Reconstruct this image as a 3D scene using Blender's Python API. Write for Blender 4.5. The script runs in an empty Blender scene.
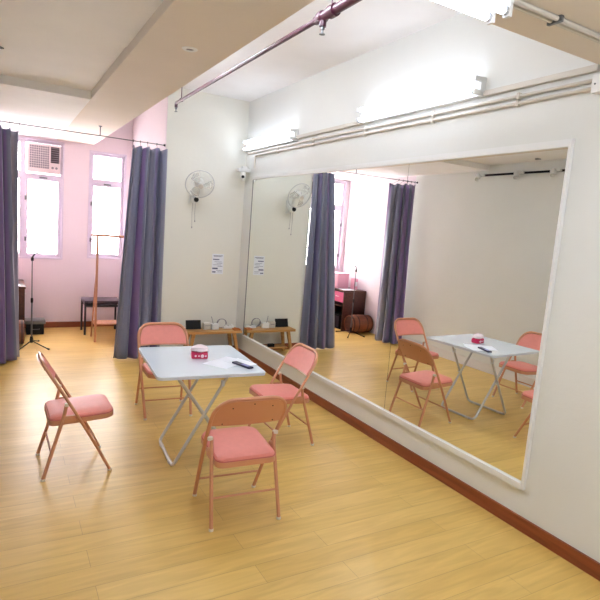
import bpy, bmesh, math, random
from mathutils import Vector, Matrix
random.seed(7)
PI = math.pi
scn = bpy.context.scene
COL = scn.collection

# ------------------------------------------------------------------ camera
cd = bpy.data.cameras.new('camera'); cam = bpy.data.objects.new('camera', cd); COL.objects.link(cam)
rt = Vector((0.86956504, -0.48768352, 0.07759781)); up = Vector((-0.00235585, 0.15303967, 0.98821724)); fw = Vector((0.4938128, 0.85950198, -0.13192904))
M = Matrix((rt, up, -fw)).transposed().to_4x4(); M.translation = Vector((-2.793, 0.0, 1.7336)); cam.matrix_world = M
cd.sensor_width = 36; cd.lens = 36 * 527.69 / 600; cd.clip_start = 0.02
scn.camera = cam

# ------------------------------------------------------------------ world, exposure
w = bpy.data.worlds.new('daylight'); scn.world = w; w.use_nodes = True
bg = w.node_tree.nodes['Background']; bg.inputs[0].default_value = (1.0, 0.97, 0.98, 1); bg.inputs[1].default_value = 12.5
scn.view_settings.view_transform = 'Standard'; scn.view_settings.look = 'None'; scn.view_settings.gamma = 1
scn.view_settings.use_curve_mapping = False; scn.view_settings.exposure = 0.70
TUBE = 5.0      # emission strength of the two wall fittings and the one on the beam
FILL_REAR = 11.0 # added fill lights behind the camera
FILL_HIGH = 20.0 # added fill lights on the high ceiling, out of view

# ------------------------------------------------------------------ material helpers
def lin(c):
    c = c / 255.0
    return c / 12.92 if c <= 0.04045 else ((c + 0.055) / 1.055) ** 2.4
def rgb(r, g, b): return (lin(r), lin(g), lin(b), 1)
def mat(name, col, rough=0.5, metal=0.0, noise=0.0, nscale=8.0, bump=0.0, bscale=60.0, coat=0.0, sheen=0.0, spec=0.5, alpha=1.0):
    m = bpy.data.materials.new(name); m.use_nodes = True
    nt = m.node_tree; p = nt.nodes['Principled BSDF']
    p.inputs['Roughness'].default_value = rough; p.inputs['Metallic'].default_value = metal
    p.inputs['Specular IOR Level'].default_value = spec
    p.inputs['Coat Weight'].default_value = coat; p.inputs['Coat Roughness'].default_value = 0.15
    p.inputs['Sheen Weight'].default_value = sheen
    p.inputs['Alpha'].default_value = alpha
    c = rgb(*col); p.inputs['Base Color'].default_value = c
    tc = nt.nodes.new('ShaderNodeTexCoord')
    if noise > 0:
        n = nt.nodes.new('ShaderNodeTexNoise'); n.inputs['Scale'].default_value = nscale; n.inputs['Detail'].default_value = 4
        nt.links.new(tc.outputs['Object'], n.inputs['Vector'])
        r = nt.nodes.new('ShaderNodeValToRGB')
        r.color_ramp.elements[0].position = 0.3; r.color_ramp.elements[1].position = 0.7
        r.color_ramp.elements[0].color = tuple(x * (1 - noise) for x in c[:3]) + (1,)
        r.color_ramp.elements[1].color = tuple(min(1, x * (1 + noise * 0.5)) for x in c[:3]) + (1,)
        nt.links.new(n.outputs['Fac'], r.inputs['Fac']); nt.links.new(r.outputs['Color'], p.inputs['Base Color'])
    if bump > 0:
        n2 = nt.nodes.new('ShaderNodeTexNoise'); n2.inputs['Scale'].default_value = bscale; n2.inputs['Detail'].default_value = 5
        nt.links.new(tc.outputs['Object'], n2.inputs['Vector'])
        b = nt.nodes.new('ShaderNodeBump'); b.inputs['Strength'].default_value = bump; b.inputs['Distance'].default_value = 0.01
        nt.links.new(n2.outputs['Fac'], b.inputs['Height']); nt.links.new(b.outputs['Normal'], p.inputs['Normal'])
    return m
def emis(name, col, s):
    m = bpy.data.materials.new(name); m.use_nodes = True; nt = m.node_tree
    nt.nodes.remove(nt.nodes['Principled BSDF']); e = nt.nodes.new('ShaderNodeEmission')
    e.inputs[0].default_value = col; e.inputs[1].default_value = s
    nt.links.new(e.outputs[0], nt.nodes['Material Output'].inputs[0]); return m
def wood(name, c1, c2, axis='X', sc=3.0, rough=0.4, coat=0.0):
    m = bpy.data.materials.new(name); m.use_nodes = True; nt = m.node_tree; p = nt.nodes['Principled BSDF']
    tc = nt.nodes.new('ShaderNodeTexCoord'); mp = nt.nodes.new('ShaderNodeMapping')
    mp.inputs['Scale'].default_value = {'X': (1, 12, 12), 'Y': (12, 1, 12), 'Z': (12, 12, 1)}[axis]
    n = nt.nodes.new('ShaderNodeTexNoise'); n.inputs['Scale'].default_value = sc; n.inputs['Detail'].default_value = 6; n.inputs['Distortion'].default_value = 0.6
    r = nt.nodes.new('ShaderNodeValToRGB'); r.color_ramp.elements[0].position = 0.32; r.color_ramp.elements[1].position = 0.68
    r.color_ramp.elements[0].color = rgb(*c1); r.color_ramp.elements[1].color = rgb(*c2)
    nt.links.new(tc.outputs['Object'], mp.inputs[0]); nt.links.new(mp.outputs[0], n.inputs['Vector'])
    nt.links.new(n.outputs['Fac'], r.inputs['Fac']); nt.links.new(r.outputs['Color'], p.inputs['Base Color'])
    p.inputs['Roughness'].default_value = rough; p.inputs['Coat Weight'].default_value = coat
    return m
def floor_mat():
    m = bpy.data.materials.new('laminate_planks'); m.use_nodes = True; nt = m.node_tree; p = nt.nodes['Principled BSDF']; L = nt.links.new
    tc = nt.nodes.new('ShaderNodeTexCoord')
    br = nt.nodes.new('ShaderNodeTexBrick')
    br.inputs['Scale'].default_value = 1.0; br.inputs['Brick Width'].default_value = 1.2; br.inputs['Row Height'].default_value = 0.15
    br.inputs['Mortar Size'].default_value = 0.0014; br.inputs['Mortar Smooth'].default_value = 0.3; br.offset = 0.37
    br.inputs['Color1'].default_value = rgb(226, 190, 110); br.inputs['Color2'].default_value = rgb(218, 180, 98); br.inputs['Mortar'].default_value = rgb(186, 146, 82)
    L(tc.outputs['Object'], br.inputs['Vector'])
    mp = nt.nodes.new('ShaderNodeMapping'); mp.inputs['Scale'].default_value = (0.9, 9, 1)
    n = nt.nodes.new('ShaderNodeTexNoise'); n.inputs['Scale'].default_value = 2.2; n.inputs['Detail'].default_value = 7; n.inputs['Distortion'].default_value = 1.2
    L(tc.outputs['Object'], mp.inputs[0]); L(mp.outputs[0], n.inputs['Vector'])
    r = nt.nodes.new('ShaderNodeValToRGB'); r.color_ramp.elements[0].position = 0.3; r.color_ramp.elements[1].position = 0.7
    r.color_ramp.elements[0].color = (0.84, 0.79, 0.68, 1); r.color_ramp.elements[1].color = (1.05, 1.04, 1.0, 1)
    L(n.outputs['Fac'], r.inputs['Fac'])
    mx = nt.nodes.new('ShaderNodeMix'); mx.data_type = 'RGBA'; mx.blend_type = 'MULTIPLY'; mx.inputs[0].default_value = 0.9
    L(br.outputs['Color'], mx.inputs[6]); L(r.outputs['Color'], mx.inputs[7]); L(mx.outputs[2], p.inputs['Base Color'])
    p.inputs['Roughness'].default_value = 0.38; p.inputs['Specular IOR Level'].default_value = 0.5
    p.inputs['Coat Weight'].default_value = 0.15; p.inputs['Coat Roughness'].default_value = 0.28
    return m
def curtain_mat():
    m = bpy.data.materials.new('satin_curtain'); m.use_nodes = True; nt = m.node_tree; p = nt.nodes['Principled BSDF']; L = nt.links.new
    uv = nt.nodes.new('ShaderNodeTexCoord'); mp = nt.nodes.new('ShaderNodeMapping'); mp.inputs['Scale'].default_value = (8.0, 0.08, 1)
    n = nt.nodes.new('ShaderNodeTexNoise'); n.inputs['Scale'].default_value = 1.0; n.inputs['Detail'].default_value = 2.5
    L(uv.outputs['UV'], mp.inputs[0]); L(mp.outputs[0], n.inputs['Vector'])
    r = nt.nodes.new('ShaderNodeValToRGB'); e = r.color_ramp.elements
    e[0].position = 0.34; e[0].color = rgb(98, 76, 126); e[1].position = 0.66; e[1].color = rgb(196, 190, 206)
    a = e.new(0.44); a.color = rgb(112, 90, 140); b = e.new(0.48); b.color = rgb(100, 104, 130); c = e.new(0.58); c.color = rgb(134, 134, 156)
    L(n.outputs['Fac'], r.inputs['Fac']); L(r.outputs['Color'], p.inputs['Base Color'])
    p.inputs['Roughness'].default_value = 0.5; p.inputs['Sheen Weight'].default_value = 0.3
    return m

MT = dict(
    floor=floor_mat(),
    wall=mat('cream_wall_paint', (230, 230, 225), 0.75, noise=0.03, nscale=1.5, bump=0.12, bscale=35),
    farwall=mat('white_wall_paint', (236, 234, 224), 0.75, noise=0.02, nscale=1.5, bump=0.1, bscale=35),
    pink=mat('pink_wall_paint', (236, 222, 228), 0.75, noise=0.02, nscale=2, bump=0.1, bscale=35),
    ceil=mat('ceiling_paint', (247, 245, 244), 0.85, noise=0.03, nscale=2.5, bump=0.15, bscale=18),
    beam=mat('beam_paint', (230, 219, 206), 0.85, noise=0.03, nscale=2.5, bump=0.1, bscale=20),
    skirt=wood('brown_skirting', (120, 56, 26), (152, 78, 42), 'Y', 2, 0.45),
    skirtx=wood('brown_skirting_across', (120, 56, 26), (152, 78, 42), 'X', 2, 0.45),
    wskirt=mat('white_skirting_paint', (232, 226, 222), 0.5),
    white=mat('white_plastic', (236, 236, 234), 0.4),
    wframe=mat('white_window_frame', (222, 212, 226), 0.45),
    alu=mat('mirror_frame_aluminium', (236, 235, 233), 0.4, 0.0),
    dark=mat('black_plastic', (20, 20, 23), 0.6, spec=0.3),
    grey=mat('grey_metal', (120, 122, 124), 0.4, 0.6),
    chrome=mat('pale_steel', (205, 205, 208), 0.28, 0.8),
    frame=mat('copper_powder_coat', (208, 145, 108), 0.36, 0.1, coat=0.2),
    vinyl=mat('pink_vinyl', (234, 144, 132), 0.45, noise=0.04, nscale=30, bump=0.08, bscale=250),
    piping=mat('rose_piping', (196, 104, 96), 0.5),
    table=mat('white_laminate', (233, 243, 253), 0.25, coat=0.7),
    tedge=mat('table_edge_band', (205, 212, 222), 0.4),
    tleg=mat('silver_grey_tube', (200, 198, 198), 0.35, 0.35),
    rubber=mat('clear_white_rubber', (226, 214, 196), 0.5),
    curtain=curtain_mat(),
    pipe=mat('maroon_pipe_paint', (74, 26, 46), 0.35, coat=0.3),
    conduit=mat('conduit_paint', (208, 200, 188), 0.5),
    bench=wood('bench_oak', (176, 124, 66), (206, 156, 92), 'X', 3, 0.45),
    rack=wood('rack_beech', (186, 126, 92), (208, 150, 114), 'Z', 3, 0.45),
    desk=wood('dark_walnut', (62, 34, 28), (88, 50, 38), 'Y', 3, 0.4),
    barrel=wood('barrel_brown', (116, 66, 44), (150, 92, 62), 'X', 3, 0.5),
    pinkbox=mat('pink_drawer_front', (226, 110, 150), 0.5),
    palepink=mat('pale_pink_card', (238, 178, 196), 0.6),
    red=mat('tissue_pack_red', (206, 40, 86), 0.45),
    tissue=mat('tissue_paper', (246, 226, 230), 0.8),
    paper=mat('white_paper', (240, 243, 250), 0.7),
    ink=mat('printed_ink', (92, 98, 128), 0.7),
    fanwhite=mat('fan_white', (232, 232, 228), 0.35),
    blade=mat('fan_blade_plastic', (240, 238, 232), 0.3, alpha=0.3),
    tube=emis('lit_tube', (0.86, 0.96, 1.16, 1), TUBE),
    fill_high=emis('fill_light_high', (0.88, 0.97, 1.12, 1), FILL_HIGH),
    rim=mat('fan_rim_grey', (196, 194, 194), 0.4),
    fill_rear=emis('fill_light_rear', (0.88, 0.97, 1.12, 1), FILL_REAR),
    stool=mat('black_metal', (52, 46, 56), 0.4, 0.3),
    stooltop=mat('charcoal_board', (72, 60, 72), 0.35),
    navy=mat('dark_blue_case', (40, 40, 72), 0.35),
    lilac=mat('lilac_label', (150, 150, 205), 0.5),
    orange=mat('orange_tray', (202, 118, 46), 0.5),
    acgrey=mat('ac_grille_grey', (150, 142, 148), 0.55),
    acslot=mat('ac_louvre_dark', (70, 58, 64), 0.6),
    ac=mat('ac_casing', (238, 222, 222), 0.45),
)
def mirror_mat():
    m = bpy.data.materials.new('mirror_silver'); m.use_nodes = True; nt = m.node_tree
    p = nt.nodes['Principled BSDF']; p.inputs['Metallic'].default_value = 1; p.inputs['Roughness'].default_value = 0.0
    p.inputs['Base Color'].default_value = (0.90, 0.92, 0.89, 1); return m
MT['mirror'] = mirror_mat()
def glass_mat():
    m = bpy.data.materials.new('window_glass'); m.use_nodes = True; nt = m.node_tree; nt.nodes.remove(nt.nodes['Principled BSDF'])
    t = nt.nodes.new('ShaderNodeBsdfTransparent'); g = nt.nodes.new('ShaderNodeBsdfGlossy'); g.inputs['Roughness'].default_value = 0.05
    x = nt.nodes.new('ShaderNodeMixShader'); x.inputs[0].default_value = 0.06
    nt.links.new(t.outputs[0], x.inputs[1]); nt.links.new(g.outputs[0], x.inputs[2]); nt.links.new(x.outputs[0], nt.nodes['Material Output'].inputs[0])
    return m
MT['glass'] = glass_mat()

# ------------------------------------------------------------------ mesh helpers
def B(): return bmesh.new()
def box(bm, x0, x1, y0, y1, z0, z1, bev=0.0, rot=None):
    vs = [bm.verts.new((x, y, z)) for x in (x0, x1) for y in (y0, y1) for z in (z0, z1)]
    fs = [(0, 1, 3, 2), (4, 6, 7, 5), (0, 4, 5, 1), (2, 3, 7, 6), (0, 2, 6, 4), (1, 5, 7, 3)]
    faces = [bm.faces.new([vs[i] for i in f]) for f in fs]
    if bev > 0:
        es = list({e for f in faces for e in f.edges})
        r = bmesh.ops.bevel(bm, geom=es, offset=bev, segments=2, affect='EDGES', profile=0.6)
        vs = list({v for f in r['faces'] for v in f.verts} | {v for v in vs if v.is_valid})
    if rot is not None:
        c = Vector(((x0 + x1) / 2, (y0 + y1) / 2, (z0 + z1) / 2))
        for v in vs: v.co = c + rot @ (v.co - c)
    return vs
def rounded(pts, r, n=5):
    """round the inner corners of a polyline"""
    out = [Vector(pts[0])]
    for i in range(1, len(pts) - 1):
        a, b, c = Vector(pts[i - 1]), Vector(pts[i]), Vector(pts[i + 1])
        d1 = (a - b); d2 = (c - b); k = min(r, d1.length * 0.48, d2.length * 0.48)
        p = b + d1.normalized() * k; q = b + d2.normalized() * k
        for j in range(n + 1):
            t = j / n; out.append(p * (1 - t) ** 2 + b * 2 * t * (1 - t) + q * t * t)
    out.append(Vector(pts[-1])); return out
def tube(bm, pts, r, n=8, closed=False, flat=1.0):
    pts = [Vector(p) for p in pts]; N = len(pts); rings = []
    u = None
    for i in range(N):
        if closed: t = (pts[(i + 1) % N] - pts[i - 1]).normalized()
        else: t = (pts[min(i + 1, N - 1)] - pts[max(i - 1, 0)]).normalized()
        if u is None:
            u = t.cross(Vector((0, 0, 1)));
            if u.length < 0.05: u = t.cross(Vector((0, 1, 0)))
        u = (u - t * u.dot(t)).normalized(); v = t.cross(u)
        rr = r[i] if isinstance(r, (list, tuple)) else r
        rings.append([bm.verts.new(pts[i] + u * rr * math.cos(2 * PI * k / n) + v * rr * flat * math.sin(2 * PI * k / n)) for k in range(n)])
    for i in range(N if closed else N - 1):
        a, b = rings[i], rings[(i + 1) % N]
        for k in range(n): bm.faces.new((a[k], a[(k + 1) % n], b[(k + 1) % n], b[k]))
    if not closed: bm.faces.new(rings[0][::-1]); bm.faces.new(rings[-1])
def lathe(bm, prof, c=(0, 0, 0), n=20, axis=None):
    """profile [(r, h)] around axis through c"""
    q = Vector((0, 0, 1)).rotation_difference(Vector(axis).normalized()) if axis is not None else None
    c = Vector(c); rings = []
    for r, h in prof:
        ring = []
        for k in range(n):
            p = Vector((r * math.cos(2 * PI * k / n), r * math.sin(2 * PI * k / n), h))
            if q: p = q @ p
            ring.append(bm.verts.new(c + p))
        rings.append(ring)
    for a, b in zip(rings, rings[1:]):
        for k in range(n): bm.faces.new((a[k], a[(k + 1) % n], b[(k + 1) % n], b[k]))
    if prof[0][0] > 1e-4: bm.faces.new(rings[0][::-1])
    if prof[-1][0] > 1e-4: bm.faces.new(rings[-1])
def prism(bm, poly, z0, z1, fn=None):
    """vertical prism from 2D outline; fn maps (x,y,z)->Vector"""
    f = fn or (lambda x, y, z: Vector((x, y, z)))
    a = [bm.verts.new(f(x, y, z0)) for x, y in poly]; b = [bm.verts.new(f(x, y, z1)) for x, y in poly]
    n = len(poly)
    for i in range(n): bm.faces.new((a[i], a[(i + 1) % n], b[(i + 1) % n], b[i]))
    bm.faces.new(a[::-1]); bm.faces.new(b)
def rrect(x0, x1, y0, y1, r, n=5):
    out = []
    for cx, cy, a0 in ((x1 - r, y1 - r, 0), (x0 + r, y1 - r, PI / 2), (x0 + r, y0 + r, PI), (x1 - r, y0 + r, 1.5 * PI)):
        for k in range(n + 1):
            a = a0 + PI / 2 * k / n; out.append((cx + r * math.cos(a), cy + r * math.sin(a)))
    return out
def obj(name, bm, m, parent=None, smooth=True, kind=None):
    bmesh.ops.recalc_face_normals(bm, faces=bm.faces)
    me = bpy.data.meshes.new(name); bm.to_mesh(me); bm.free()
    me.materials.append(MT[m] if isinstance(m, str) else m)
    if smooth:
        me.shade_smooth()
        try: me.set_sharp_from_angle(angle=math.radians(38))
        except Exception: pass
    o = bpy.data.objects.new(name, me); COL.objects.link(o)
    if parent: o.parent = parent
    if kind: o['kind'] = kind
    return o
def struct(name, bm, m, parent=None): return obj(name, bm, m, parent, smooth=False, kind='structure' if parent is None else None)
def tag(o, label, cat, group=None):
    o['label'] = label; o['category'] = cat
    if group: o['group'] = group
    return o
def thing(name, label, cat, loc=(0, 0, 0), rz=0.0, group=None):
    o = bpy.data.objects.new(name, None); COL.objects.link(o); o.empty_display_size = 0.1
    o.location = loc; o.rotation_euler = (0, 0, rz); return tag(o, label, cat, group)
def dup(root, loc, rz, label, group=None):
    r = root.copy(); COL.objects.link(r); r.location = loc; r.rotation_euler = (0, 0, rz); r['label'] = label
    if group: r['group'] = group
    for ch in list(root.children):
        c = ch.copy(); COL.objects.link(c); c.parent = r
        for g in list(ch.children):
            d = g.copy(); COL.objects.link(d); d.parent = c
    return r
def sbox(name, m, *a, parent=None):
    bm = B(); box(bm, *a); return struct(name, bm, m, parent)
def pbox(name, m, *a, parent=None, bev=0.0, smooth=True, rot=None):
    bm = B(); box(bm, *a, bev=bev, rot=rot); return obj(name, bm, m, parent, smooth)

# ------------------------------------------------------------------ room shell
XL, YB, YF, YW = -3.0, -2.0, 6.59, 8.53
XB0, XB1, XS = -2.1, -1.6, -1.05        # beam sides, alcove side wall
ZB, ZC, ZL = 2.73, 3.32, 2.80
T = 0.12
sbox('floor', 'floor', XL - T, 0.3, YB - T, YW + 0.3, -0.1, 0.0)
sbox('wall_right', 'wall', 0.012, 0.012 + T, YB - T, YF + T, 0, ZC + 0.1)
sbox('wall_back', 'wall', XL - T, 0.012, YB - T, YB, 0, ZC + 0.1)
sbox('wall_left', 'wall', XL - T, XL, YB, 6.66, 0, ZC + 0.1)
sbox('wall_left_alcove', 'pink', XL - T, XL, 6.66, YW, 0, ZC + 0.1)
sbox('wall_far', 'farwall', XS + 0.005, 0.012, YF, YF + T, 0, ZC + 0.1)
sbox('wall_alcove_side', 'pink', XS, XS + T, YF + 0.01, YW, 0, ZC + 0.1)
# window wall with two openings
W1 = (-2.93, -1.995, 1.02, 2.705); W2 = (-1.655, -1.125, 1.055, 2.65)
bm = B()
for (a, b, c, d) in ((XL - T, W1[0], 0, ZC + .1), (W1[1], W2[0], 0, ZC + .1), (W2[1], XS + T, 0, ZC + .1), (W1[0], W1[1], 0, W1[2]), (W1[0], W1[1], W1[3], ZC + .1), (W2[0], W2[1], 0, W2[2]), (W2[0], W2[1], W2[3], ZC + .1)):
    box(bm, a, b, YW, YW + 0.16, c, d)
struct('wall_window', bm, 'pink')
# ceilings
sbox('ceiling', 'ceil', XB1, 0.012 + T, 1.84, YW + .16, ZC, ZC + 0.1)
sbox('ceiling_left', 'ceil', XL - T, XB0, YB, 3.66, ZL - 0.008, ZC + .1)
sbox('ceiling_left_middle', 'ceil', XL - T, XB0, 3.66, 5.2, ZL, ZC + .1)
sbox('ceiling_alcove', 'ceil', XL - T, XB0, 5.2, YW + .16, ZB, ZC + .1)
sbox('ceiling_beam', 'beam', XB0, XB1, YB, YW + .16, ZB, ZC + .1)
sbox('ceiling_cross_beam', 'beam', XB1, 0.012 + T, YB, 1.84, ZB, ZC + .1)
# skirting
sbox('baseboard_right', 'skirt', -0.004, 0.012, YB, YF, 0, 0.088)
sbox('baseboard_far', 'skirtx', XS, -0.004, YF - 0.014, YF, 0, 0.088)
sbox('baseboard_window', 'skirtx', XL, XS, YW - 0.014, YW, 0, 0.085)
sbox('baseboard_alcove', 'skirt', XS - 0.014, XS, YF - .014, YW - .014, 0, 0.085)
sbox('baseboard_left', 'wskirt', XL, XL + 0.018, YB, 6.5, 0, 0.12)
# flat cream column strip between mirror and far wall
# ------------------------------------------------------------------ windows
def rect_frame(bm, x0, x1, z0, z1, t, y0, y1):
    box(bm, x0, x0 + t, y0, y1, z0, z1); box(bm, x1 - t, x1, y0, y1, z0, z1)
    box(bm, x0 + t, x1 - t, y0, y1, z0, z0 + t); box(bm, x0 + t, x1 - t, y0, y1, z1 - t, z1)
def window(n, W, mull, trans, ac=False):
    x0, x1, z0, z1 = W
    bm = B(); rect_frame(bm, x0, x1, z0, z1, 0.045, YW + 0.03, YW + 0.09)
    for mx in mull: box(bm, mx - 0.025, mx + 0.025, YW + 0.032, YW + 0.088, z0 + .045, z1 - .045)
    edges = [x0 + .045] + [v for mx in mull for v in (mx - .025, mx + .025)] + [x1 - .045]
    box(bm, x0 + .045, x1 - .045, YW + 0.034, YW + 0.086, trans - .03, trans + .03)
    o = struct('window_%d' % n, bm, 'wframe')
    for i in range(0, len(edges), 2):
        a, b = edges[i], edges[i + 1]
        bm = B(); rect_frame(bm, a, b, z0 + .045, trans - .03, 0.028, YW + .022, YW + .06); struct('casement', bm, 'wframe', o)
        sbox('pane', 'glass', a + .026, b - .026, YW + .05, YW + .055, z0 + .07, trans - .055, parent=o)
        if not (ac and i == len(edges) - 2):
            bm = B(); rect_frame(bm, a, b, trans + .03, z1 - .045, 0.02, YW + .022, YW + .06); struct('casement', bm, 'wframe', o)
            sbox('pane', 'glass', a + .018, b - .018, YW + .05, YW + .055, trans + .045, z1 - .06, parent=o)
        for hz in (z0 + .25, trans - .35):
            sbox('hinge', 'grey', a - .012, a + .012, YW + .012, YW + .024, hz, hz + .06, parent=o)
    sbox('latch', 'grey', (edges[-2] + edges[-1]) / 2 - .05, (edges[-2] + edges[-1]) / 2 + .05, YW + .005, YW + .03, trans - .03, trans - .01, parent=o)
    # projecting surround
    bm = B(); rect_frame(bm, x0 - .0, x1 + .0, z0 - .0, z1 + .0, 0.022, YW - 0.012, YW + .03); struct('window_surround', bm, 'wframe', o)
    return o
window(1, W1, [-2.51], 2.2, True); window(2, W2, [], 2.195)
# window air conditioner in the top of window 1
AX0, AX1, AZ0, AZ1 = -2.475, -2.05, 2.245, 2.645
ac = thing('window_air_conditioner', 'box air conditioner fitted into the top of the left window', 'air conditioner', ((AX0 + AX1) / 2, YW - .06, AZ0))
def loc(o, r): o.location = Vector((-r.location.x, -r.location.y, -r.location.z)); return o
loc(pbox('casing', 'ac', AX0, AX1, YW - .06, YW + .4, AZ0, AZ1, bev=.012, parent=ac), ac)
xm = AX0 + .28
loc(pbox('grille', 'acgrey', AX0 + .03, xm, YW - .068, YW - .058, AZ0 + .06, AZ1 - .03, parent=ac), ac)
bm = B()
for i in range(10):
    x = AX0 + .03 + (xm - AX0 - .03) * i / 9; box(bm, x - .002, x + .002, YW - .074, YW - .067, AZ0 + .06, AZ1 - .03)
for i in range(11):
    z = AZ0 + .06 + (AZ1 - AZ0 - .09) * i / 10; box(bm, AX0 + .03, xm, YW - .074, YW - .067, z - .0025, z + .0025)
loc(obj('grille_bars', bm, 'ac', ac, False), ac)
loc(pbox('outlet', 'acslot', xm + .02, AX1 - .015, YW - .066, YW - .058, AZ0 + .15, AZ1 - .03, parent=ac), ac)
bm = B()
for i in range(7):
    z = AZ0 + .17 + i * .03; box(bm, xm + .02, AX1 - .015, YW - .076, YW - .066, z, z + .006)
loc(obj('louvres', bm, 'acgrey', ac, False), ac)
loc(pbox('control_panel', 'ac', xm + .02, AX1 - .015, YW - .068, YW - .058, AZ0 + .03, AZ0 + .13, parent=ac), ac)
for k in range(2):
    bm = B(); lathe(bm, [(.017, 0), (.015, .014)], (xm + .045 + k * .05, YW - .068, AZ0 + .08), 14, (0, -1, 0)); loc(obj('knob', bm, 'acgrey', ac), ac)

# ------------------------------------------------------------------ wall mirror (two panes in a frame)
MY0, MY1, MZ0, MZ1, MS = 1.935, 6.29, 0.27, 2.355, 3.31
mr = thing('wall_mirror', 'large white framed two-panel mirror filling the right wall', 'mirror', (0, (MY0 + MY1) / 2, MZ0))
def ml(o): return loc(o, mr)
ml(pbox('mirror_pane', 'mirror', 0.0, 0.01, MY0 + .012, MS - .0015, MZ0 + .02, MZ1 - .03, parent=mr, smooth=False))
ml(pbox('mirror_pane', 'mirror', 0.0, 0.01, MS + .0015, MY1 - .004, MZ0 + .02, MZ1 - .03, parent=mr, smooth=False))
ml(pbox('seam', 'acslot', 0.002, 0.0115, MS - .0015, MS + .0015, MZ0 + .02, MZ1 - .03, parent=mr, smooth=False))
ml(pbox('top_rail', 'white', -0.014, 0.012, MY0 + .0145, MY1, MZ1 - .042, MZ1, parent=mr, smooth=False))
ml(pbox('bottom_rail', 'alu', -0.018, 0.012, MY0 + .0145, MY1, MZ0 - .008, MZ0 + .03, parent=mr, smooth=False))
ml(pbox('side_rail', 'alu', -0.014, 0.012, MY0 - .004, MY0 + .014, MZ0 - .008, MZ1, parent=mr, smooth=False))
ml(pbox('side_rail', 'grey', -0.004, 0.012, MY1 - .005, MY1 + .004, MZ0, MZ1 - .04, parent=mr, smooth=False))

# ------------------------------------------------------------------ fluorescent lights (along local +Y, base plate on local x=0 facing -x)
def twin_tube(label, L, loc_, rot, group='twin tube lights', m='tube'):
    t = thing('fluorescent_light', label, 'light', loc_, 0, group); t.rotation_euler = rot
    bm = B(); box(bm, -.045, 0, 0, L, -.062, .062, bev=.004); obj('batten', bm, 'white', t)
    for s in (-1, 1):
        bm = B(); tube(bm, [(-.075, .035, s * .042), (-.075, L - .035, s * .042)], .0165, 12); obj('tube', bm, m, t)
        for y in (0.0, L):
            d = .018 if y == 0 else -.018
            bm = B(); box(bm, -.098, -.03, min(y, y + d) , max(y, y + d), s * .042 - .017, s * .042 + .017, bev=.004); obj('lamp_holder', bm, 'white', t)
            bm = B(); tube(bm, [(-.075, y + d, s * .042), (-.075, y + 1.9 * d, s * .042)], .0168, 12); obj('tube_cap', bm, 'chrome', t)
    return t
twin_tube('lit twin tube light on right wall above middle of mirror', 1.36, (0.012, 2.63, 2.765), (0, 0, 0))
twin_tube('lit twin tube light on right wall in the far corner', 1.33, (0.012, 5.2, 2.745), (0, 0, 0))
# on the cross beam: runs along -x, tubes hang down
twin_tube('lit twin tube light under the near ceiling beam at the top edge', 1.3, (-1.03, 1.62, ZB), Matrix(((0, -1, 0), (0, 0, -1), (1, 0, 0))).to_euler())

# added fill lights, shaped as twin tubes, unseen behind the camera
RM = Matrix(((0, -1, 0), (0, 0, -1), (1, 0, 0))).to_euler()
for x, y, z, lab in ((-.35, .9, ZB, 'added unseen fill light on cross beam, first row behind, right'), (-.35, .1, ZB, 'added unseen fill light on cross beam, second row behind, right'),
                     (-.35, -.8, ZB, 'added unseen fill light on cross beam, third row behind, right'), (-.35, -1.6, ZB, 'added unseen fill light by the back wall, right'),
                     (-2.15, -.5, ZL - .008, 'added unseen fill light on low left ceiling behind the camera'), (-2.15, -1.5, ZL - .008, 'added unseen fill light on low left ceiling by the back wall')):
    twin_tube(lab, .8 if x < -2 else 1.2, (x, y, z), RM, m='fill_rear')

# added fill lights on the high ceiling, hidden from view by the beam
for y, lab in ((2.35, 'added fill light on the high ceiling hidden by the beam, nearer one'), (4.3, 'added fill light on the high ceiling hidden by the beam, farther one')):
    twin_tube(lab, 1.3, (-1.36, y, ZC), Matrix(((0, 0, -1), (0, 1, 0), (1, 0, 0))).to_euler(), m='fill_high')

# ------------------------------------------------------------------ ceiling items
t = thing('downlight', 'small round recessed downlight in the tan ceiling beam', 'light', (-1.83, 3.2, ZB))
bm = B(); lathe(bm, [(.022, -.001), (.024, -.006), (.04, -.006), (.046, -.001), (.046, .0)], n=24); obj('trim_ring', bm, 'white', t)
bm = B(); lathe(bm, [(.0, -.002), (.023, -.002), (.023, .0)], n=20); obj('lens', bm, 'acgrey', t)
t = thing('ceiling_fitting', 'small grey fitting on the left ceiling at the photo edge', 'ceiling fitting', (-2.9, 4.32, ZL))
bm = B(); prism(bm, [(.06, -.035), (.09, -.03), (.125, .0), (.09, .03), (.06, .03)], -.012, -.004); obj('body', bm, 'grey', t)
bm = B(); lathe(bm, [(.015, -.0042), (.015, 0)], (.085, 0, 0), 14); obj('mount', bm, 'grey', t)

PX, PZ = -1.055, 3.05
t = thing('sprinkler_pipe', 'maroon painted sprinkler pipe hung below the ceiling', 'pipe', (PX, 4, PZ))
bm = B(); tube(bm, [(0, -2.16, 0), (0, -.93, 0)], .029, 12); obj('thick_pipe', bm, 'pipe', t)
bm = B(); tube(bm, rounded([(0, -.93, 0), (0, 2.2, 0), (0, 2.2, -.05)], .04), .0175, 10); obj('thin_pipe', bm, 'pipe', t)
bm = B(); lathe(bm, [(.029, -.05), (.038, -.04), (.038, 0), (.026, .03), (.026, .05)], (0, -.95, 0), 14, (0, 1, 0)); obj('reducer', bm, 'pipe', t)
bm = B(); lathe(bm, [(.038, -.03), (.038, .03)], (0, -1.1, 0), 14, (0, 1, 0)); obj('coupling', bm, 'pipe', t)
bm = B(); lathe(bm, [(.022, -.06), (.022, 0)], (0, -.99, 0), 12); obj('outlet', bm, 'pipe', t)
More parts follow.
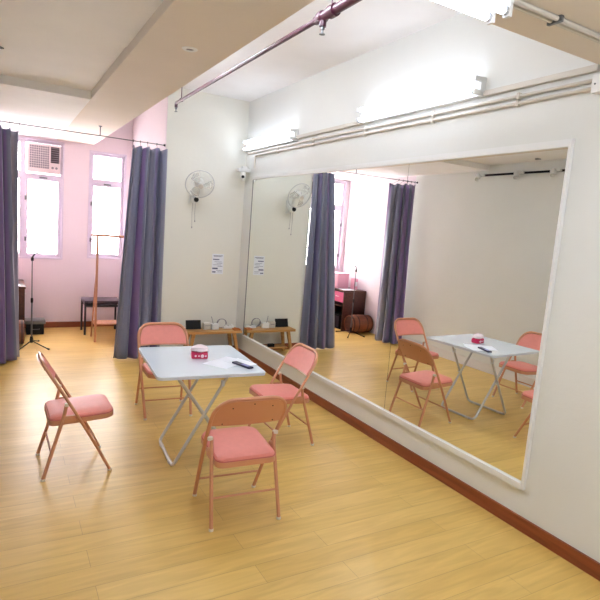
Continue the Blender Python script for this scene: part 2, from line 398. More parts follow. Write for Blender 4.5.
for y in (2.0, -1.08):
    bm = B(); tube(bm, [(0, y, 0.015), (0, y, ZC - PZ)], .005, 6); lathe(bm, [(.034 if y < -.9 else .022, -.008), (.034 if y < -.9 else .022, .008)], (0, y, 0), 14, (0, 1, 0)); obj('hanger', bm, 'pipe', t)
for y, z in ((-.99, -.06), (2.2, -.05)):
    bm = B(); lathe(bm, [(.012, 0), (.014, -.015), (.006, -.02), (.006, -.04), (.019, -.043), (.019, -.046), (.004, -.05)], (0, y, z), 12); obj('sprinkler_head', bm, 'grey', t)

# ------------------------------------------------------------------ conduits on the right wall
t = thing('cable_trunking', 'cream cable trunking running between the wall tube lights', 'conduit', (0, 1.84, 2.70))
for a, b in ((0, .78), (2.16, 3.35)):
    bm = B(); box(bm, -.018, .012, a, b, 0, .035, bev=.004); obj('trunking_length', bm, 'conduit', t)
for k, (z, lab) in enumerate(((2.655, 'upper of two thin painted conduit pipes above the mirror'), (2.612, 'lower thin painted conduit pipe nearest the mirror top'))):
    t = thing('conduit_pipe', lab, 'pipe', (0, 1.84, z), 0, 'thin conduit pipes above the mirror')
    end = 6.2 if k == 0 else 6.24
    pts = [(-.002, 0, 0), (-.002, (6.23 if k else 6.5) - 1.84, 0)]
    bm = B(); tube(bm, rounded(pts, .05), .0115, 8); obj('pipe', bm, 'conduit', t)
    for y in (.5, 1.25, 2.1, 3.0, 3.8):
        bm = B(); box(bm, -.016, .012, y - .01, y + .01, -.02, .02, bev=.003); obj('saddle_clip', bm, 'conduit', t)
t = thing('conduit_pipe', 'short vertical conduit dropping to the corner security camera', 'pipe', (0, 6.26, 2.6))
bm = B(); tube(bm, rounded([(-.002, -.025, .012), (-.002, .012, .012), (-.002, .012, -.14)], .03), .0115, 8); obj('pipe', bm, 'conduit', t)
t = thing('junction_box', 'white square electrical box where the conduits meet the near beam', 'box', (0, 1.77, 2.62))
bm = B(); box(bm, -.05, .012, -.07, .07, -.045, .05, bev=.004); obj('box_body', bm, 'white', t)
for y in (-.05, .05):
    bm = B(); lathe(bm, [(.005, 0), (.004, .004)], (-.05, y, 0), 8, (-1, 0, 0)); obj('screw', bm, 'grey', t)
t = thing('conduit_pipe', 'double conduit under the near beam running from tube light to wall', 'pipe', (-1.0, 1.6, ZB))
bm = B(); tube(bm, [(0, 0, -.012), (1.0, 0, -.012)], .011, 8); tube(bm, [(0, .03, -.012), (1.0, .03, -.012)], .011, 8); obj('pipe', bm, 'conduit', t)
for x in (.3, .72):
    bm = B(); box(bm, x - .01, x + .01, -.02, .05, -.027, 0, bev=.003); obj('saddle_clip', bm, 'grey', t)

# security camera in the corner
t = thing('security_camera', 'white dome-headed security camera with black lens in the far corner', 'camera', (-.03, 6.46, 2.42))
bm = B(); box(bm, -.12, .042, -.05, .05, -.01, .035, bev=.006); box(bm, -.07, .0, -.04, .02, .03, .06, bev=.006); obj('mount', bm, 'white', t)
bm = B(); lathe(bm, [(.0, .0), (.028, -.004), (.036, -.03), (.036, -.07), (.028, -.1), (.012, -.115), (0, -.118)], (-.05, -.02, -.008), 18); obj('head', bm, 'white', t)
bm = B(); lathe(bm, [(.0, .012), (.014, .01), (.02, .002), (.022, -.012)], (-.062, -.048, -.075), 16, (-.35, -1, -.15)); obj('lens', bm, 'dark', t)

# ------------------------------------------------------------------ wall fan
t = thing('wall_fan', 'white wall-mounted fan with wire cage and pull cords', 'fan', (-.69, YF, 2.03))
bm = B(); box(bm, -.045, .045, -.03, 0, -.09, .09, bev=.01); tube(bm, [(0, -.02, .0), (0, -.08, .005)], .028, 12); obj('wall_bracket', bm, 'fanwhite', t)
bm = B(); lathe(bm, [(0, .05), (.03, .048), (.043, .035), (.046, 0), (.043, -.04), (.02, -.05), (0, -.05)], (0, -.12, -.03), 18, (0, -1, 0)); obj('switch_housing', bm, 'fanwhite', t)
bm = B(); lathe(bm, [(.031, 0), (.028, .012), (0, .014)], (0, -.17, -.03), 18, (0, -1, 0)); obj('knob', bm, 'dark', t)
bm = B(); tube(bm, [(0, -.12, .03), (0, -.15, .11), (0, -.19, .15)], .018, 10); obj('neck', bm, 'fanwhite', t)
ax = Vector((-.12, -1, -.5)).normalized(); hc = Vector((0, -.27, .16))
q = Vector((0, 0, 1)).rotation_difference(ax)
bm = B(); lathe(bm, [(0, -.1), (.04, -.095), (.055, -.06), (.055, 0), (.03, .02)], hc, 18, ax); obj('motor', bm, 'fanwhite', t)
FR = .174
bm = B()
def ring(bm, r, h, w): tube(bm, [hc + q @ Vector((r * math.cos(2 * PI * k / 36), r * math.sin(2 * PI * k / 36), h)) for k in range(36)], w, 5, closed=True)
ring(bm, .03, .085, .003); ring(bm, .12, .07, .0018); ring(bm, .03 + .03, -.045, .003)
for k in range(48):
    a = 2 * PI * k / 48; c, s_ = math.cos(a), math.sin(a)
    tube(bm, [hc + q @ Vector((r * c, r * s_, h)) for r, h in ((.03, .085), (.1, .077), (.155, .055), (FR, .02))], .0013, 4)
    tube(bm, [hc + q @ Vector((r * c, r * s_, h)) for r, h in ((FR, .02), (.15, -.025), (.06, -.045))], .0013, 4)
obj('cage', bm, 'fanwhite', t)
bm = B(); ring(bm, FR, .02, .0055); obj('cage_rim', bm, 'rim', t)
bm = B(); lathe(bm, [(0, .09), (.03, .089), (.032, .083), (0, .083)], hc, 18, ax); obj('badge', bm, 'conduit', t)
for j in range(3):
    bm = B(); poly = []
    for r, a in ((.03, -.3), (.09, -.55), (.15, -.42), (.165, 0), (.14, .4), (.08, .42), (.03, .3)): poly.append((r, a))
    f = lambda r, a, z, j=j: hc + q @ Vector((r * math.cos(a + j * 2 * PI / 3), r * math.sin(a + j * 2 * PI / 3), .035 + z + a * .045))
    prism(bm, poly, -.001, .001, f); obj('blade', bm, 'blade', t)
bm = B(); lathe(bm, [(.03, .02), (.03, .05), (.015, .058), (0, .058)], hc, 16, ax); obj('hub', bm, 'fanwhite', t)
for x, l in ((-.02, .36), (.015, .28)):
    bm = B(); tube(bm, [(x, -.1, -.03), (x - .004, -.1, -.2), (x + .002, -.1, -l)], .0022, 5); lathe(bm, [(.002, 0), (.006, -.006), (.006, -.022), (0, -.026)], (x + .002, -.1, -l), 8); obj('pull_cord', bm, 'acgrey', t)

# printed notices
def notice(name, label, loc_, w_, h_, normal, lines, group=None):
    t = thing(name, label, 'notice', loc_); 
    def P(u, v, d): return Vector((u, -d, v)) if normal == 'y' else Vector((d, u, v))
    def card(nm, u0, u1, v0, v1, d0, d1, m):
        bm = B(); vs = [P(u, v, d) for u in (u0, u1) for v in (v0, v1) for d in (d0, d1)]
        xs = [v.x for v in vs]; ys = [v.y for v in vs]; zs = [v.z for v in vs]
        box(bm, min(xs), max(xs), min(ys), max(ys), min(zs), max(zs)); return obj(nm, bm, m, t, False)
    card('sheet', -w_ / 2, w_ / 2, -h_ / 2, h_ / 2, 0.0, .002, 'paper')
    for (u0, u1, v0, v1) in lines: card('printed_line', u0 * w_, u1 * w_, v0 * h_, v1 * h_, .002, .003, 'ink')
notice('wall_notice', 'white printed notice sheet taped on the white far wall', (-.3, YF, 1.2), .16, .265, 'y',
       [(-.4, .42, .40, .425), (-.38, .30, .36, .378), (-.42, .12, .20, .25), (-.3, .35, .10, .115), (-.1, .4, .03, .045), (-.4, .3, -.05, -.035), (.0, .42, -.12, -.10),
        (-.45, .02, -.26, -.19), (-.1, .4, -.33, -.315), (-.45, -.15, -.43, -.37), (.0, .42, -.40, -.385)])
notice('wall_notice', 'small printed notice on the pink wall above the desk', (XL, 8.08, 1.27), .2, .26, 'x',
       [(-.42, .4, .33, .37), (-.2, .1, .1, .2), (.0, .3, .02, .1), (-.3, .3, -.15, -.12), (-.2, .25, -.3, -.27)])

# ------------------------------------------------------------------ curtain rail and curtains
RZ, RY = 2.62, 6.62
t = thing('curtain_rail', 'thin metal curtain rail spanning the opening to the window alcove', 'rail', (-2, RY, RZ))
bm = B(); tube(bm, [(XL + 2, 0, 0), (XS + 2 - .003, 0, 0)], .0055, 8); obj('rod', bm, 'grey', t)
for x, d in ((XL + 2, 1), (XS + 2, -1)):
    bm = B(); lathe(bm, [(.016, 0), (.016, .006), (.010, .012), (.010, .02)], (x, 0, 0), 14, (d, 0, 0)); obj('end_bracket', bm, 'dark', t)
bm = B(); tube(bm, [(.2, 0, 0), (.2, 0, ZB - RZ)], .006, 8); lathe(bm, [(.02, 0), (.02, -.008)], (.2, 0, ZB - RZ), 12); obj('ceiling_support', bm, 'grey', t)
def curtain(label, path_top, path_bot, folds, ztop, seed, slack):
    """pleated cloth between two plan paths; amplitude grows towards hem"""
    rnd = random.Random(seed); c0 = Vector((*path_top[0], RZ))
    t = thing('curtain', label, 'curtain', (path_top[0][0], path_top[0][1], 0), 0, 'grey and purple alcove curtains')
    def along(path, s):
        n = len(path) - 1; i = min(int(s * n), n - 1); f = s * n - i
        a, b = Vector(path[i]), Vector(path[i + 1]); d = (b - a).normalized(); return a.lerp(b, f), Vector((-d.y, d.x))
    NU, NV = folds * 12, 36
    ph = [rnd.uniform(-.5, .5) for _ in range(folds + 2)]; am = [rnd.uniform(.65, 1.25) for _ in range(folds + 2)]
    bm = B(); grid = []; uvl = bm.loops.layers.uv.new('UVMap')
    for j in range(NV + 1):
        v = j / NV; z = ztop * (1 - v) + .018 * v; row = []
        for i in range(NU + 1):
            u = i / NU; f = u * folds; k = int(f); ss = f - k
            ph_ = ph[k] * (1 - ss) + ph[k + 1] * ss; a_ = am[k] * (1 - ss) + am[k + 1] * ss
            pt, nt_ = along(path_top, u); pb, nb = along(path_bot, u)
            p = pt.lerp(pb, v ** .9); n = nt_.lerp(nb, v).normalized(); ef = min(1, .3 + 5 * min(u, 1 - u)); d = Vector((n.y, -n.x))
            amp = (.034 + .055 * v) * a_ * ef
            wv = math.sin(2 * PI * f + ph_ * (1 + v)) + .25 * math.sin(2 * PI * f * 2.3 + 1.7 + v * 1.5)
            crease = .006 * math.exp(-((z - 1.31) / .012) ** 2)
            dz = 0
            if j < 3: dz = -slack * abs(math.sin(PI * f / 1.0)) ** 2 * (1 - j / 3)
            q_ = p + n * (amp * wv + crease) + d * (.018 * math.cos(2 * PI * f) * (1 + v) * ef)
            row.append(bm.verts.new((q_.x - path_top[0][0], q_.y - path_top[0][1], z + dz)))
        grid.append(row)
    for j in range(NV):
        for i in range(NU):
            f = bm.faces.new((grid[j][i], grid[j][i + 1], grid[j + 1][i + 1], grid[j + 1][i]))
            for lp, (a, b) in zip(f.loops, ((i, j), (i + 1, j), (i + 1, j + 1), (i, j + 1))): lp[uvl].uv = (a / NU * folds / 7 + seed * .37, b / NV)
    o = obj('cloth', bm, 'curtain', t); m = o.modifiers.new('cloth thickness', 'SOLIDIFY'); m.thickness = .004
    bm = B()
    # a line of stitching halfway
    for k in range(folds + 1):
        pt, nt_ = along(path_top, min(1, k / folds))
        x, y = pt.x - path_top[0][0], pt.y - path_top[0][1]
        rb = B(); yr = RY - path_top[0][1]
        tube(rb, [(x + .0 , yr + .013 * math.cos(a), RZ + .013 * math.sin(a)) for a in [2 * PI * q_ / 12 for q_ in range(12)]], .0025, 5, closed=True)
        tube(rb, [(x, yr, RZ - .013), (x, y, ztop - .03)], .002, 5)
        obj('hook', rb, 'dark', t)
    bm.free(); return t
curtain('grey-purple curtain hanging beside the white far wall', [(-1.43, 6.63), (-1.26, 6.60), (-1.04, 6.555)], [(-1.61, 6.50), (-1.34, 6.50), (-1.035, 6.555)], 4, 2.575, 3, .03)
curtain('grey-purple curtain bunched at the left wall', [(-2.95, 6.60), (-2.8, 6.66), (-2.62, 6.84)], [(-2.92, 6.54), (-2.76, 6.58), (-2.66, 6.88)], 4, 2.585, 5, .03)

# ------------------------------------------------------------------ low bench by the far wall and the things on it
BX0, BX1, BY0, BY1, BZ = -.775, -.03, 6.25, 6.53, .362
t = thing('low_bench', 'low oak bench with splayed legs against the far wall', 'bench', ((BX0 + BX1) / 2, (BY0 + BY1) / 2, 0))
hx, hy = (BX1 - BX0) / 2, (BY1 - BY0) / 2
bm = B(); prism(bm, rrect(-hx, hx, -hy, hy, .02, 4), BZ - .03, BZ); obj('bench_top', bm, 'bench', t)
for sx in (-1, 1):
    for sy in (-1, 1):
        bm = B(); a = Vector((sx * (hx - .1), sy * (hy - .05), BZ - .028)); b = Vector((sx * (hx - .035), sy * (hy - .02), 0))
        w_ = .021
        va = [bm.verts.new(a + Vector((i, j, 0))) for i, j in ((-w_, -w_), (w_, -w_), (w_, w_), (-w_, w_))]; vb = [bm.verts.new(b + Vector((i, j, 0)) * .8) for i, j in ((-w_, -w_), (w_, -w_), (w_, w_), (-w_, w_))]
        for i in range(4): bm.faces.new((va[i], va[(i + 1) % 4], vb[(i + 1) % 4], vb[i]))
        bm.faces.new(va[::-1]); bm.faces.new(vb); obj('leg', bm, 'bench', t, False)
bm = B(); box(bm, -hx + .085, hx - .085, -hy + .05, hy - .05, .085, .105, bev=.003); obj('lower_shelf', bm, 'bench', t)
# tablet
tb = thing('tablet', 'black tablet screen propped on the left end of the bench', 'tablet', (-.638, 6.44, BZ))
R = Matrix.Rotation(-.28, 3, 'X')
bm = B(); box(bm, -.1, .1, -.005, .005, .0, .118, bev=.003, rot=R); obj('screen', bm, 'dark', tb)
bm = B(); box(bm, -.03, .03, .03, .036, 0.0, .085, rot=Matrix.Rotation(.5, 3, 'X')); obj('stand', bm, 'dark', tb)
t = thing('router_box', 'pale beige plastic box on the bench beside the tablet', 'box', (-.47, 6.42, BZ)); bm = B(); box(bm, -.045, .045, -.04, .04, 0, .085, bev=.008); obj('casing', bm, 'conduit', t)
bm = B(); box(bm, -.03, .03, -.043, -.039, .05, .056); obj('vent_slot', bm, 'grey', t)
t = thing('plastic_box', 'small white adapter box in the middle of the bench', 'box', (-.365, 6.40, BZ)); bm = B(); box(bm, -.05, .05, -.035, .035, 0, .075, bev=.01, rot=Matrix.Rotation(.08, 3, 'Z')); obj('casing', bm, 'white', t)
bm = B(); tube(bm, [(-.02, 0, .074), (-.04, .01, .15), (-.045, .02, .165)], .004, 6); obj('antenna', bm, 'acgrey', t)
bm = B()
pts = []
for k in range(60):
    a = 2 * PI * k / 20; pts.append((-.25 + (.062 + .004 * math.sin(k * .7)) * math.cos(a), 6.44 + .006 * math.sin(k * .5) + k * .0004, BZ + .068 + (.060 + .003 * math.cos(k * .9)) * math.sin(a)))
tube(bm, pts, .0035, 6); tag(obj('cable_coil', bm, 'acgrey'), 'coiled white cable standing on the bench', 'cable')
t = thing('power_strip', 'white power strip at the right part of the bench', 'power strip', (-.16, 6.43, BZ), .05)
bm = B(); box(bm, -.075, .075, -.022, .022, 0, .035, bev=.006); obj('strip_body', bm, 'white', t)
for k in range(3):
    bm = B(); box(bm, -.058 + k * .045, -.032 + k * .045, -.012, .012, .034, .052 if k != 1 else .037, bev=.002); obj('plug', bm, 'white' if k != 1 else 'grey', t)
t = thing('tray', 'small orange-brown tray at the right end of the bench', 'tray', (-.085, 6.33, BZ))
bm = B(); prism(bm, rrect(-.045, .045, -.05, .05, .015), 0, .006)
tube(bm, [(x, y, .012) for x, y in rrect(-.043, .043, -.048, .048, .015)], .006, 6, closed=True); obj('tray_body', bm, 'orange', t)
for i, (x, y, l, lab) in enumerate(((-.46, 6.37, .045, 'black power adapter on the lower bench shelf, left one'), (-.22, 6.37, .035, 'black power adapter on the lower bench shelf, right one'))):
    t = thing('power_adapter', lab, 'adapter', (x, y, .105), .3 * i); bm = B(); box(bm, -l, l, -.025, .025, 0, .04, bev=.006); obj('casing', bm, 'dark', t)
    bm = B(); tube(bm, [(l - .002, 0, .01), (l + .03, .01, .006), (l + .06, -.02, .006), (l + .02, -.04, .006), (-.03, -.045, .006)], .004, 6); obj('cord', bm, 'dark', t)

# ------------------------------------------------------------------ folding table
TZ = .72
tbl = thing('folding_table', 'white square folding table on silver crossed tube legs', 'table', (-1.505, 3.68, 0), math.radians(-4.0))
hx, hy = .378, .422
bm = B(); prism(bm, rrect(-hx, hx, -hy, hy, .035), TZ - .004, TZ); obj('tabletop', bm, 'table', tbl)
bm = B(); prism(bm, rrect(-hx + .001, hx - .001, -hy + .001, hy - .001, .035), TZ - .022, TZ - .0042); obj('edge_band', bm, 'tedge', tbl)
xo = .0
def uleg(x0, x1, yy, nm):
    bm = B(); p = [(x1, -yy, TZ - .03), (x0, -yy, .012), (x0, yy, .012), (x1, yy, TZ - .03)]
    tube(bm, rounded(p, .05, 6), .0115, 10); return obj(nm, bm, 'tleg', tbl)
l1 = uleg(-.215, .175, .238, 'leg_frame'); l2 = uleg(.255, -.225, .213, 'leg_frame')
for s in (-1, 1):
    bm = B(); lathe(bm, [(.007, -.024), (.007, .024)], (.0, s * .226, .36), 8, (0, 1, 0)); obj('pivot_bolt', bm, 'chrome', tbl)
    for x in (.175, -.225):
        yy = .238 if x > 0 else .213
        bm = B(); box(bm, x - .02, x + .02, s * yy - .016, s * yy + .016, TZ - .05, TZ - .021, bev=.003); obj('bracket', bm, 'tleg', tbl)
    bm = B(); box(bm, .108, .13, s * .238 - .014, s * .238 + .014, .58, .62, bev=.003); obj('lock_catch', bm, 'tedge', tbl)
for x, yy in ((-.215, .15), (.255, .13)):
    for s in (-1, 1):
        bm = B(); box(bm, x - .014, x + .014, s * yy - .02, s * yy + .02, 0, .016, bev=.003); obj('foot_pad', bm, 'rubber', tbl)
# things on the table
t = thing('tissue_packet', 'red patterned tissue packet with white tissue, on the table', 'tissue pack', (-1.49, 3.72, TZ), -.25)
bm = B(); box(bm, -.062, .062, -.042, .042, 0, .05, bev=.014); obj('packet', bm, 'red', t)
for x, y, r in ((-.03, -.0425, .008), (.02, -.0425, .013), (.045, -.0425, .007), (-.005, -.0425, .006)):
    bm = B(); lathe(bm, [(r, 0), (r, .0012)], (x, y, .024), 10, (0, -1, 0)); obj('printed_flower', bm, 'tissue', t)
bm = B(); vs = []
rnd = random.Random(4)
N = 14; top = []
for k in range(N):
    a = 2 * PI * k / N; top.append([bm.verts.new((r * 1.35 * math.cos(a), r * .9 * math.sin(a), h + rnd.uniform(-.006, .006))) for r, h in ((.022, .047), (.052, .060), (.046, .080), (.02, .096))])
for k in range(N):
    a, b = top[k], top[(k + 1) % N]
    for j in range(3): bm.faces.new((a[j], b[j], b[j + 1], a[j + 1]))
bm.faces.new([c[3] for c in top]); obj('tissue', bm, 'tissue', t)
def sheet(label, c, w_, h_, rz, z):
    bm = B(); prism(bm, [(-w_ / 2, -h_ / 2), (w_ / 2, -h_ / 2), (w_ / 2, h_ / 2), (-w_ / 2, h_ / 2)], 0, .0012)
    o = obj('paper_sheet', bm, 'paper', None, False); o.location = (*c, z); o.rotation_euler = (0, 0, rz); tag(o, label, 'paper')
sheet('white paper sheet lying under the pen case on the table', (-1.34, 3.55), .21, .29, -1.0, TZ)
sheet('white paper sheet at the right edge, partly under the other sheet', (-1.24, 3.52), .15, .21, .35, TZ + .0013)
t = thing('pen_case', 'dark blue pen case on papers on the table', 'pen case', (-1.262, 3.425, TZ + .0026), math.radians(-72))
bm = B(); box(bm, -.095, .095, -.022, .022, 0, .014, bev=.005); obj('case_body', bm, 'navy', t)
bm = B(); box(bm, .0, .07, -.016, .016, .0142, .0152); obj('label_patch', bm, 'lilac', t)

# ------------------------------------------------------------------ folding chairs (sitter faces local +Y)
def make_chair(label):
    t = thing('folding_chair', label, 'chair', (0, 0, 0), 0, 'pink folding chairs')
    W = .222; y0, yT, zT = .208, -.215, .768
    Wz = lambda z: .2 + .022 * min(1, z / .5)
    def fp(z): return y0 + (yT - y0) * (z / zT) + (.012 * math.sin(PI * min(1, max(0, z / zT))))
    pts = [(-Wz(z), fp(z), z) for z in (.012, .2, .40, .55, .66)]
    R0 = .115
    arc = []
    for k in range(9):
        a = PI - PI / 2 * k / 8; arc.append((-W + R0 + R0 * math.cos(a), zT - R0 + R0 * math.sin(a)))
    left = pts + [(x, fp(z), z) for x, z in arc]; right = [(-x, y, z) for x, y, z in left][::-1]
    bm = B(); tube(bm, left + right, .0125, 10, flat=.8); obj('front_frame', bm, 'frame', t)
    for s in (-1, 1):
        bm = B(); tube(bm, [(s * .196, -.075, .50), (s * .196, -.09, .42), (s * .209, -.21, .012)], .0115, 10); obj('rear_leg', bm, 'frame', t)
        bm = B(); box(bm, s * .205 - .015, s * .205 + .015, -.088, -.064, .487, .508, bev=.004); obj('hinge_cap', bm, 'rubber', t)
        bm = B(); box(bm, s * .198 - .008, s * .198 + .008, -.09, -.02, .375, .42, bev=.001); obj('seat_bracket', bm, 'frame', t)
        for (x, y) in ((s * .2, fp(.012)), (s * .209, -.21)):
            bm = B(); lathe(bm, [(.013, 0), (.014, .003), (.014, .012), (.0125, .016)], (x, y, 0), 12); obj('foot_cap', bm, 'rubber', t)
    bm = B(); tube(bm, [(-Wz(.15), fp(.15), .15), (Wz(.15), fp(.15), .15)], .0065, 8); obj('cross_rod', bm, 'frame', t)
    ry = -.21 + .12 * (.17 / .42); bm = B(); tube(bm, [(-.203, ry, .17), (.203, ry, .17)], .0065, 8); obj('cross_rod', bm, 'frame', t)
    # back panel, curved, following the frame
    def back(x, z, d):   # d toward the sitter
        return Vector((x, fp(z) + d - .022 * (1 - (x / W) ** 2) * 1.0, z))
    zb = .585; n = 14
    def outline(inset):
        o = [(-W + inset, zb + inset * .3)]
        for k in range(9):
            a = PI - PI / 2 * k / 8; o.append((-W + R0 + (R0 - inset) * math.cos(a), zT - R0 + (R0 - inset) * math.sin(a)))
        return o
    def panel(nm, m, inset, d0, d1, zlow):
        bm = B(); N = 18; cols = []
        for i in range(N + 1):
            x = (-W + inset) * (1 - 2 * i / N)
            ax_ = abs(x); c = W - R0
            zt = zT - inset if ax_ <= c else zT - R0 + math.sqrt(max(0, (R0 - inset) ** 2 - (ax_ - c) ** 2))
            zt = max(zt, zT - R0 + .004); col = []
            for d in (d0, d1): col.append([bm.verts.new(back(x, zlow + (zt - zlow) * j / 5, d)) for j in range(6)])
            cols.append(col)
        for i in range(N):
            for j in range(5):
                a, b = cols[i], cols[i + 1]
                bm.faces.new((a[0][j], b[0][j], b[0][j + 1], a[0][j + 1])); bm.faces.new((a[1][j], a[1][j + 1], b[1][j + 1], b[1][j]))
            a, b = cols[i], cols[i + 1]
            bm.faces.new((a[0][0], a[1][0], b[1][0], b[0][0])); bm.faces.new((a[0][5], b[0][5], b[1][5], a[1][5]))
        for c_ in (cols[0], cols[-1]):
            for j in range(5): bm.faces.new((c_[0][j], c_[0][j + 1], c_[1][j + 1], c_[1][j]))
        return obj(nm, bm, m, t)
    bp = panel('backrest', 'frame', .006, -.004, .003, zb)
    panel('back_pad', 'vinyl', .016, .0031, .013, zb + .012)
    for x, z in ((-.155, .60), (.155, .60), (0, .74), (-.12, .715), (.12, .715)):
        bm = B(); p = back(x, z, -.004); lathe(bm, [(.0045, 0), (.003, .003)], p, 8, (0, -1, -.5)); o = obj('screw', bm, 'dark', bp)
    # seat
    def so(i, rf, rb):
        x0, x1, y0_, y1_ = -.187 + i, .187 - i, -.178 + i, .232 - i; out = []
        for cx, cy, a0, r in ((x1 - rf, y1_ - rf, 0, rf), (x0 + rf, y1_ - rf, PI / 2, rf), (x0 + rb, y0_ + rb, PI, rb), (x1 - rb, y0_ + rb, 1.5 * PI, rb)):
            for k in range(7): a = a0 + PI / 2 * k / 6; out.append((cx + r * math.cos(a), cy + r * math.sin(a)))
        return out
    ft = lambda x, y, z: Vector((x, y, z + (y + .185) * .05))
    bm = B(); prism(bm, so(0, .07, .045), .352, .384, ft); obj('seat_pan', bm, 'frame', t)
    bm = B(); tube(bm, [ft(x, y, .386) for x, y in so(.004, .07, .045)], .0045, 6, closed=True); obj('piping', bm, 'piping', t)
    bm = B(); layers = []
    for i, z in ((.006, .3845), (.004, .396), (.010, .407), (.03, .414), (.08, .419)):
        layers.append([bm.verts.new(ft(x, y, z)) for x, y in so(i, .07 if i < .05 else .05, .045)])
    for a, b in zip(layers, layers[1:]):
        m_ = len(a)
        for k in range(m_): bm.faces.new((a[k], a[(k + 1) % m_], b[(k + 1) % m_], b[k]))
    bm.faces.new(layers[-1]); bm.faces.new(layers[0][::-1]); obj('seat', bm, 'vinyl', t)
    return t
D = math.radians
c0 = make_chair('pink folding chair seen from behind, at the near side of table'); c0.location = (-1.525, 2.82, 0); c0.rotation_euler = (0, 0, D(-4))
dup(c0, (-1.49, 4.613, 0), D(180 - 3), 'pink folding chair at the far side of table, in front of the curtain')
dup(c0, (-2.345, 3.77, 0), D(-90 + 1), 'pink folding chair seen side-on, standing alone left of the table')
dup(c0, (-.779, 3.69, 0), D(90 - 1), 'pink folding chair right of the table, closest to the mirror')

# ------------------------------------------------------------------ alcove furniture
t = thing('clothes_rack', 'slim pale-wood garment rack standing in front of right window', 'clothes rack', (-1.42, 7.6, 0))
for s in (-1, 1):
    for y0_, nm in ((-.14, 'post'), (.2, 'rear_leg')):
        bm = B()
        if nm == 'post': box(bm, s * .25 - .014, s * .25 + .014, -.154, -.126, 0, 1.46, bev=.004)
        else: tube(bm, [(s * .25, .22, 0), (s * .25, .03, .55)], .011, 8); tube(bm, [(s * .25, .03, .55), (s * .25, -.135, 1.0)], .011, 8)
        obj(nm, bm, 'rack', t)
bm = B(); tube(bm, [(-.33, -.14, 1.45), (.33, -.14, 1.45)], .017, 10); obj('top_rail', bm, 'rack', t)
bm = B()
for k in range(5): box(bm, -.25, .25, -.13 + k * .06, -.09 + k * .06, .235, .25, bev=.002)
box(bm, -.25, -.23, -.13, .16, .215, .235); box(bm, .23, .25, -.13, .16, .215, .235); obj('shoe_shelf', bm, 'rack', t)

t = thing('side_table', 'black metal-framed side table below the right window', 'side table', (-1.5, 8.12, 0))
bm = B(); box(bm, -.25, .25, -.19, .19, .475, .495, bev=.003); obj('table_board', bm, 'stooltop', t)
bm = B()
rect = [(-.24, -.18), (.24, -.18), (.24, .18), (-.24, .18)]
for (a, b), (c, d) in zip(rect, rect[1:] + rect[:1]): box(bm, min(a, c) - .012, max(a, c) + .012, min(b, d) - .012, max(b, d) + .012, .45, .474)
obj('apron', bm, 'stool', t, False)
for a, b in rect:
    bm = B(); box(bm, a - .013, a + .013, b - .013, b + .013, 0, .449); obj('leg', bm, 'stool', t, False)
bm = B(); box(bm, -.228, .228, -.168, .168, .40, .412); obj('under_shelf', bm, 'stool', t, False)

MX, MYY = -2.45, 7.30
t = thing('microphone_stand', 'black tripod microphone stand in the window alcove', 'stand', (MX, MYY, 0))
bm = B(); tube(bm, [(0, 0, .1), (0, 0, .6)], .010, 10); obj('lower_tube', bm, 'grey', t)
bm = B(); tube(bm, [(0, 0, .6), (0, 0, 1.12)], .007, 8); obj('upper_tube', bm, 'grey', t)
bm = B(); lathe(bm, [(.013, -.03), (.015, 0), (.013, .03)], (0, 0, .6), 12); obj('clutch', bm, 'dark', t)
bm = B(); lathe(bm, [(.018, -.04), (.022, 0), (.016, .04)], (0, 0, .1), 12); obj('hub', bm, 'dark', t)
for (x, y) in ((.19, -.2), (-.16, -.2), (.1, .3)):
    bm = B(); tube(bm, [(0, 0, .085), (x * .9, y * .9, .016), (x, y, .01)], .0075, 8); obj('leg', bm, 'dark', t)
    bm = B(); tube(bm, [(x * .92, y * .92, .015), (x, y, .0115)], .011, 8); obj('rubber_foot', bm, 'dark', t)
bm = B(); tube(bm, [(0, 0, 1.1), (0, -.01, 1.14), (.03, -.03, 1.19), (.07, -.05, 1.195)], .009, 8); obj('clip_arm', bm, 'dark', t)
bm = B(); lathe(bm, [(.015, -.02), (.018, 0), (.015, .025)], (0, 0, 1.115), 12); obj('knob', bm, 'dark', t)

DX0, DX1, DY0, DY1, DZ = XL + .006, -2.505, 7.68, 8.46, .72
t = thing('desk', 'dark brown desk with pink drawer against the left alcove wall', 'desk', ((DX0 + DX1) / 2, (DY0 + DY1) / 2, 0))
hx, hy = (DX1 - DX0) / 2, (DY1 - DY0) / 2
bm = B(); box(bm, -hx, hx, -hy, hy, DZ - .03, DZ, bev=.002); obj('desk_top', bm, 'desk', t)
for s in (-1, 1):
    bm = B(); box(bm, -hx + .002, hx - .01, s * hy - (.025 if s > 0 else 0), s * hy + (0 if s > 0 else .025), 0, DZ - .031); obj('side_panel', bm, 'desk', t, False)
bm = B(); box(bm, -hx + .002, -hx + .02, -hy + .026, hy - .026, .05, DZ - .031); obj('back_panel', bm, 'desk', t, False)
for k in (0, 1):
    a, b = (-hy + .03, -.005) if k == 0 else (.005, hy - .03)
    bm = B(); box(bm, -hx + .03, hx - .012, a, b, DZ - .22, DZ - .04, bev=.003); dr = obj('drawer', bm, 'pinkbox', t)
    bm = B(); tube(bm, [(hx - .014, (a + b) / 2 - .04, DZ - .12), (hx + .008, (a + b) / 2 - .035, DZ - .12), (hx + .008, (a + b) / 2 + .035, DZ - .12), (hx - .014, (a + b) / 2 + .04, DZ - .12)], .005, 6); obj('handle', bm, 'white', dr)
bm = B(); box(bm, -hx + .03, hx - .03, -hy + .026, hy - .026, .42, .44); obj('shelf', bm, 'desk', t, False)
t = thing('storage_box', 'pale pink box standing on the desk by the window', 'box', (-2.72, 8.22, DZ)); bm = B(); box(bm, -.12, .12, -.17, .17, 0, .24, bev=.01); obj('box_body', bm, 'palepink', t)
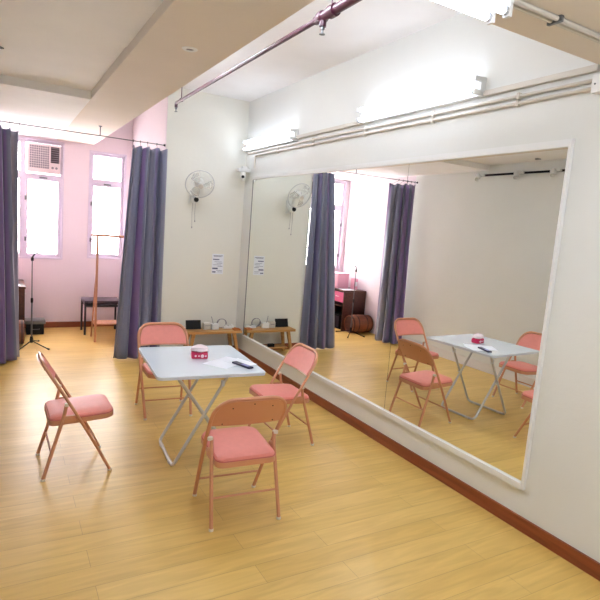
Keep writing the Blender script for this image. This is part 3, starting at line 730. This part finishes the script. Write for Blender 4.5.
bm = B(); box(bm, -.124, .124, -.174, .174, .24, .275, bev=.006); obj('box_lid', bm, 'palepink', t)
t = thing('storage_box', 'narrow pink carton on the desk against the wall', 'box', (-2.9, 7.95, DZ)); bm = B(); box(bm, -.04, .04, -.06, .06, 0, .2, bev=.004); obj('box_body', bm, 'palepink', t)
bm = B(); box(bm, -.03, .03, -.0605, -.0601, .06, .14); obj('label_patch', bm, 'paper', t, False)
bm = B(); box(bm, -.13, .13, -.1, .1, 0, .002); o = obj('paper_sheet', bm, 'paper', None, False); o.location = (-2.7, 7.86, DZ); o.rotation_euler = (0, 0, .1); tag(o, 'white paper sheet on the desk in the alcove', 'paper')
t = thing('equipment_case', 'dark case with grey top on the alcove floor beside the desk', 'case', (-2.37, 8.16, 0)); bm = B(); box(bm, -.11, .11, -.12, .12, .0, .15, bev=.01); obj('case_body', bm, 'dark', t)
bm = B(); box(bm, -.13, .13, -.13, .13, .15, .2, bev=.01); obj('case_lid', bm, 'grey', t)
bm = B(); tube(bm, rounded([(-.05, -.12, .08), (-.05, -.145, .08), (.05, -.145, .08), (.05, -.12, .08)], .015), .006, 6); obj('handle', bm, 'grey', t)
t = thing('speaker_box', 'black box in the gap under the desk', 'box', (-2.72, 8.0, 0)); bm = B(); box(bm, -.13, .17, -.2, .2, 0, .26, bev=.01); obj('cabinet', bm, 'dark', t)
bm = B(); box(bm, .17, .174, -.17, .17, .03, .23); obj('grille', bm, 'stool', t)

BR = .165
t = thing('barrel', 'brown wooden barrel lying on its side before the desk', 'barrel', (-2.745, 7.49, BR))
bm = B(); prof = [(BR * .90, -.215), (BR * .96, -.12), (BR * .985, 0), (BR * .96, .12), (BR * .90, .215)]
inner = [(r - .015, h) for r, h in prof][::-1]
full = prof + inner[:-1] + [(BR * .9 - .02, -.195), (0, -.195)]
lathe(bm, full, (0, 0, -.003), 28, (1, 0, 0)); obj('staves', bm, 'barrel', t)
for h in (-.19, -.09, .09, .19):
    r = BR * (.985 - .085 * (abs(h) / .215) ** 1.9)
    bm = B(); lathe(bm, [(r - .003, h - .013), (r + .003, h - .013), (r + .003, h + .013), (r - .003, h + .013)], (0, 0, -.003), 28, (1, 0, 0)); obj('hoop', bm, 'desk', t)

# ------------------------------------------------------------------ track lights on the left wall (seen in the mirror)
t = thing('lighting_track', 'dark lighting track bar high on the left wall, seen in the mirror', 'track', (XL, 4.4, 2.665))
bm = B(); box(bm, 0.0, .03, -1.3, 1.0, -.012, .012, bev=.002); obj('track_bar', bm, 'dark', t)
for y, lab in ((5.3, 'white spotlight on the track, farthest of three'), (4.67, 'white spotlight on the track, middle of three'), (4.15, 'white spotlight on the track, nearest of three')):
    t = thing('spotlight', lab, 'light', (XL + .03, y, 2.665), 0, 'white track spotlights')
    bm = B(); box(bm, 0, .03, -.07, .07, -.014, .016, bev=.003); obj('adapter', bm, 'white', t)
    bm = B(); tube(bm, [(.02, 0, 0), (.05, 0, -.02)], .01, 8); obj('arm', bm, 'white', t)
    bm = B(); lathe(bm, [(0, -.05), (.026, -.045), (.034, -.02), (.036, .055), (.03, .055), (.026, .02), (0, .018)], (.07, -.01, -.03), 18, (.6, -.4, -.75)); obj('head', bm, 'white', t)
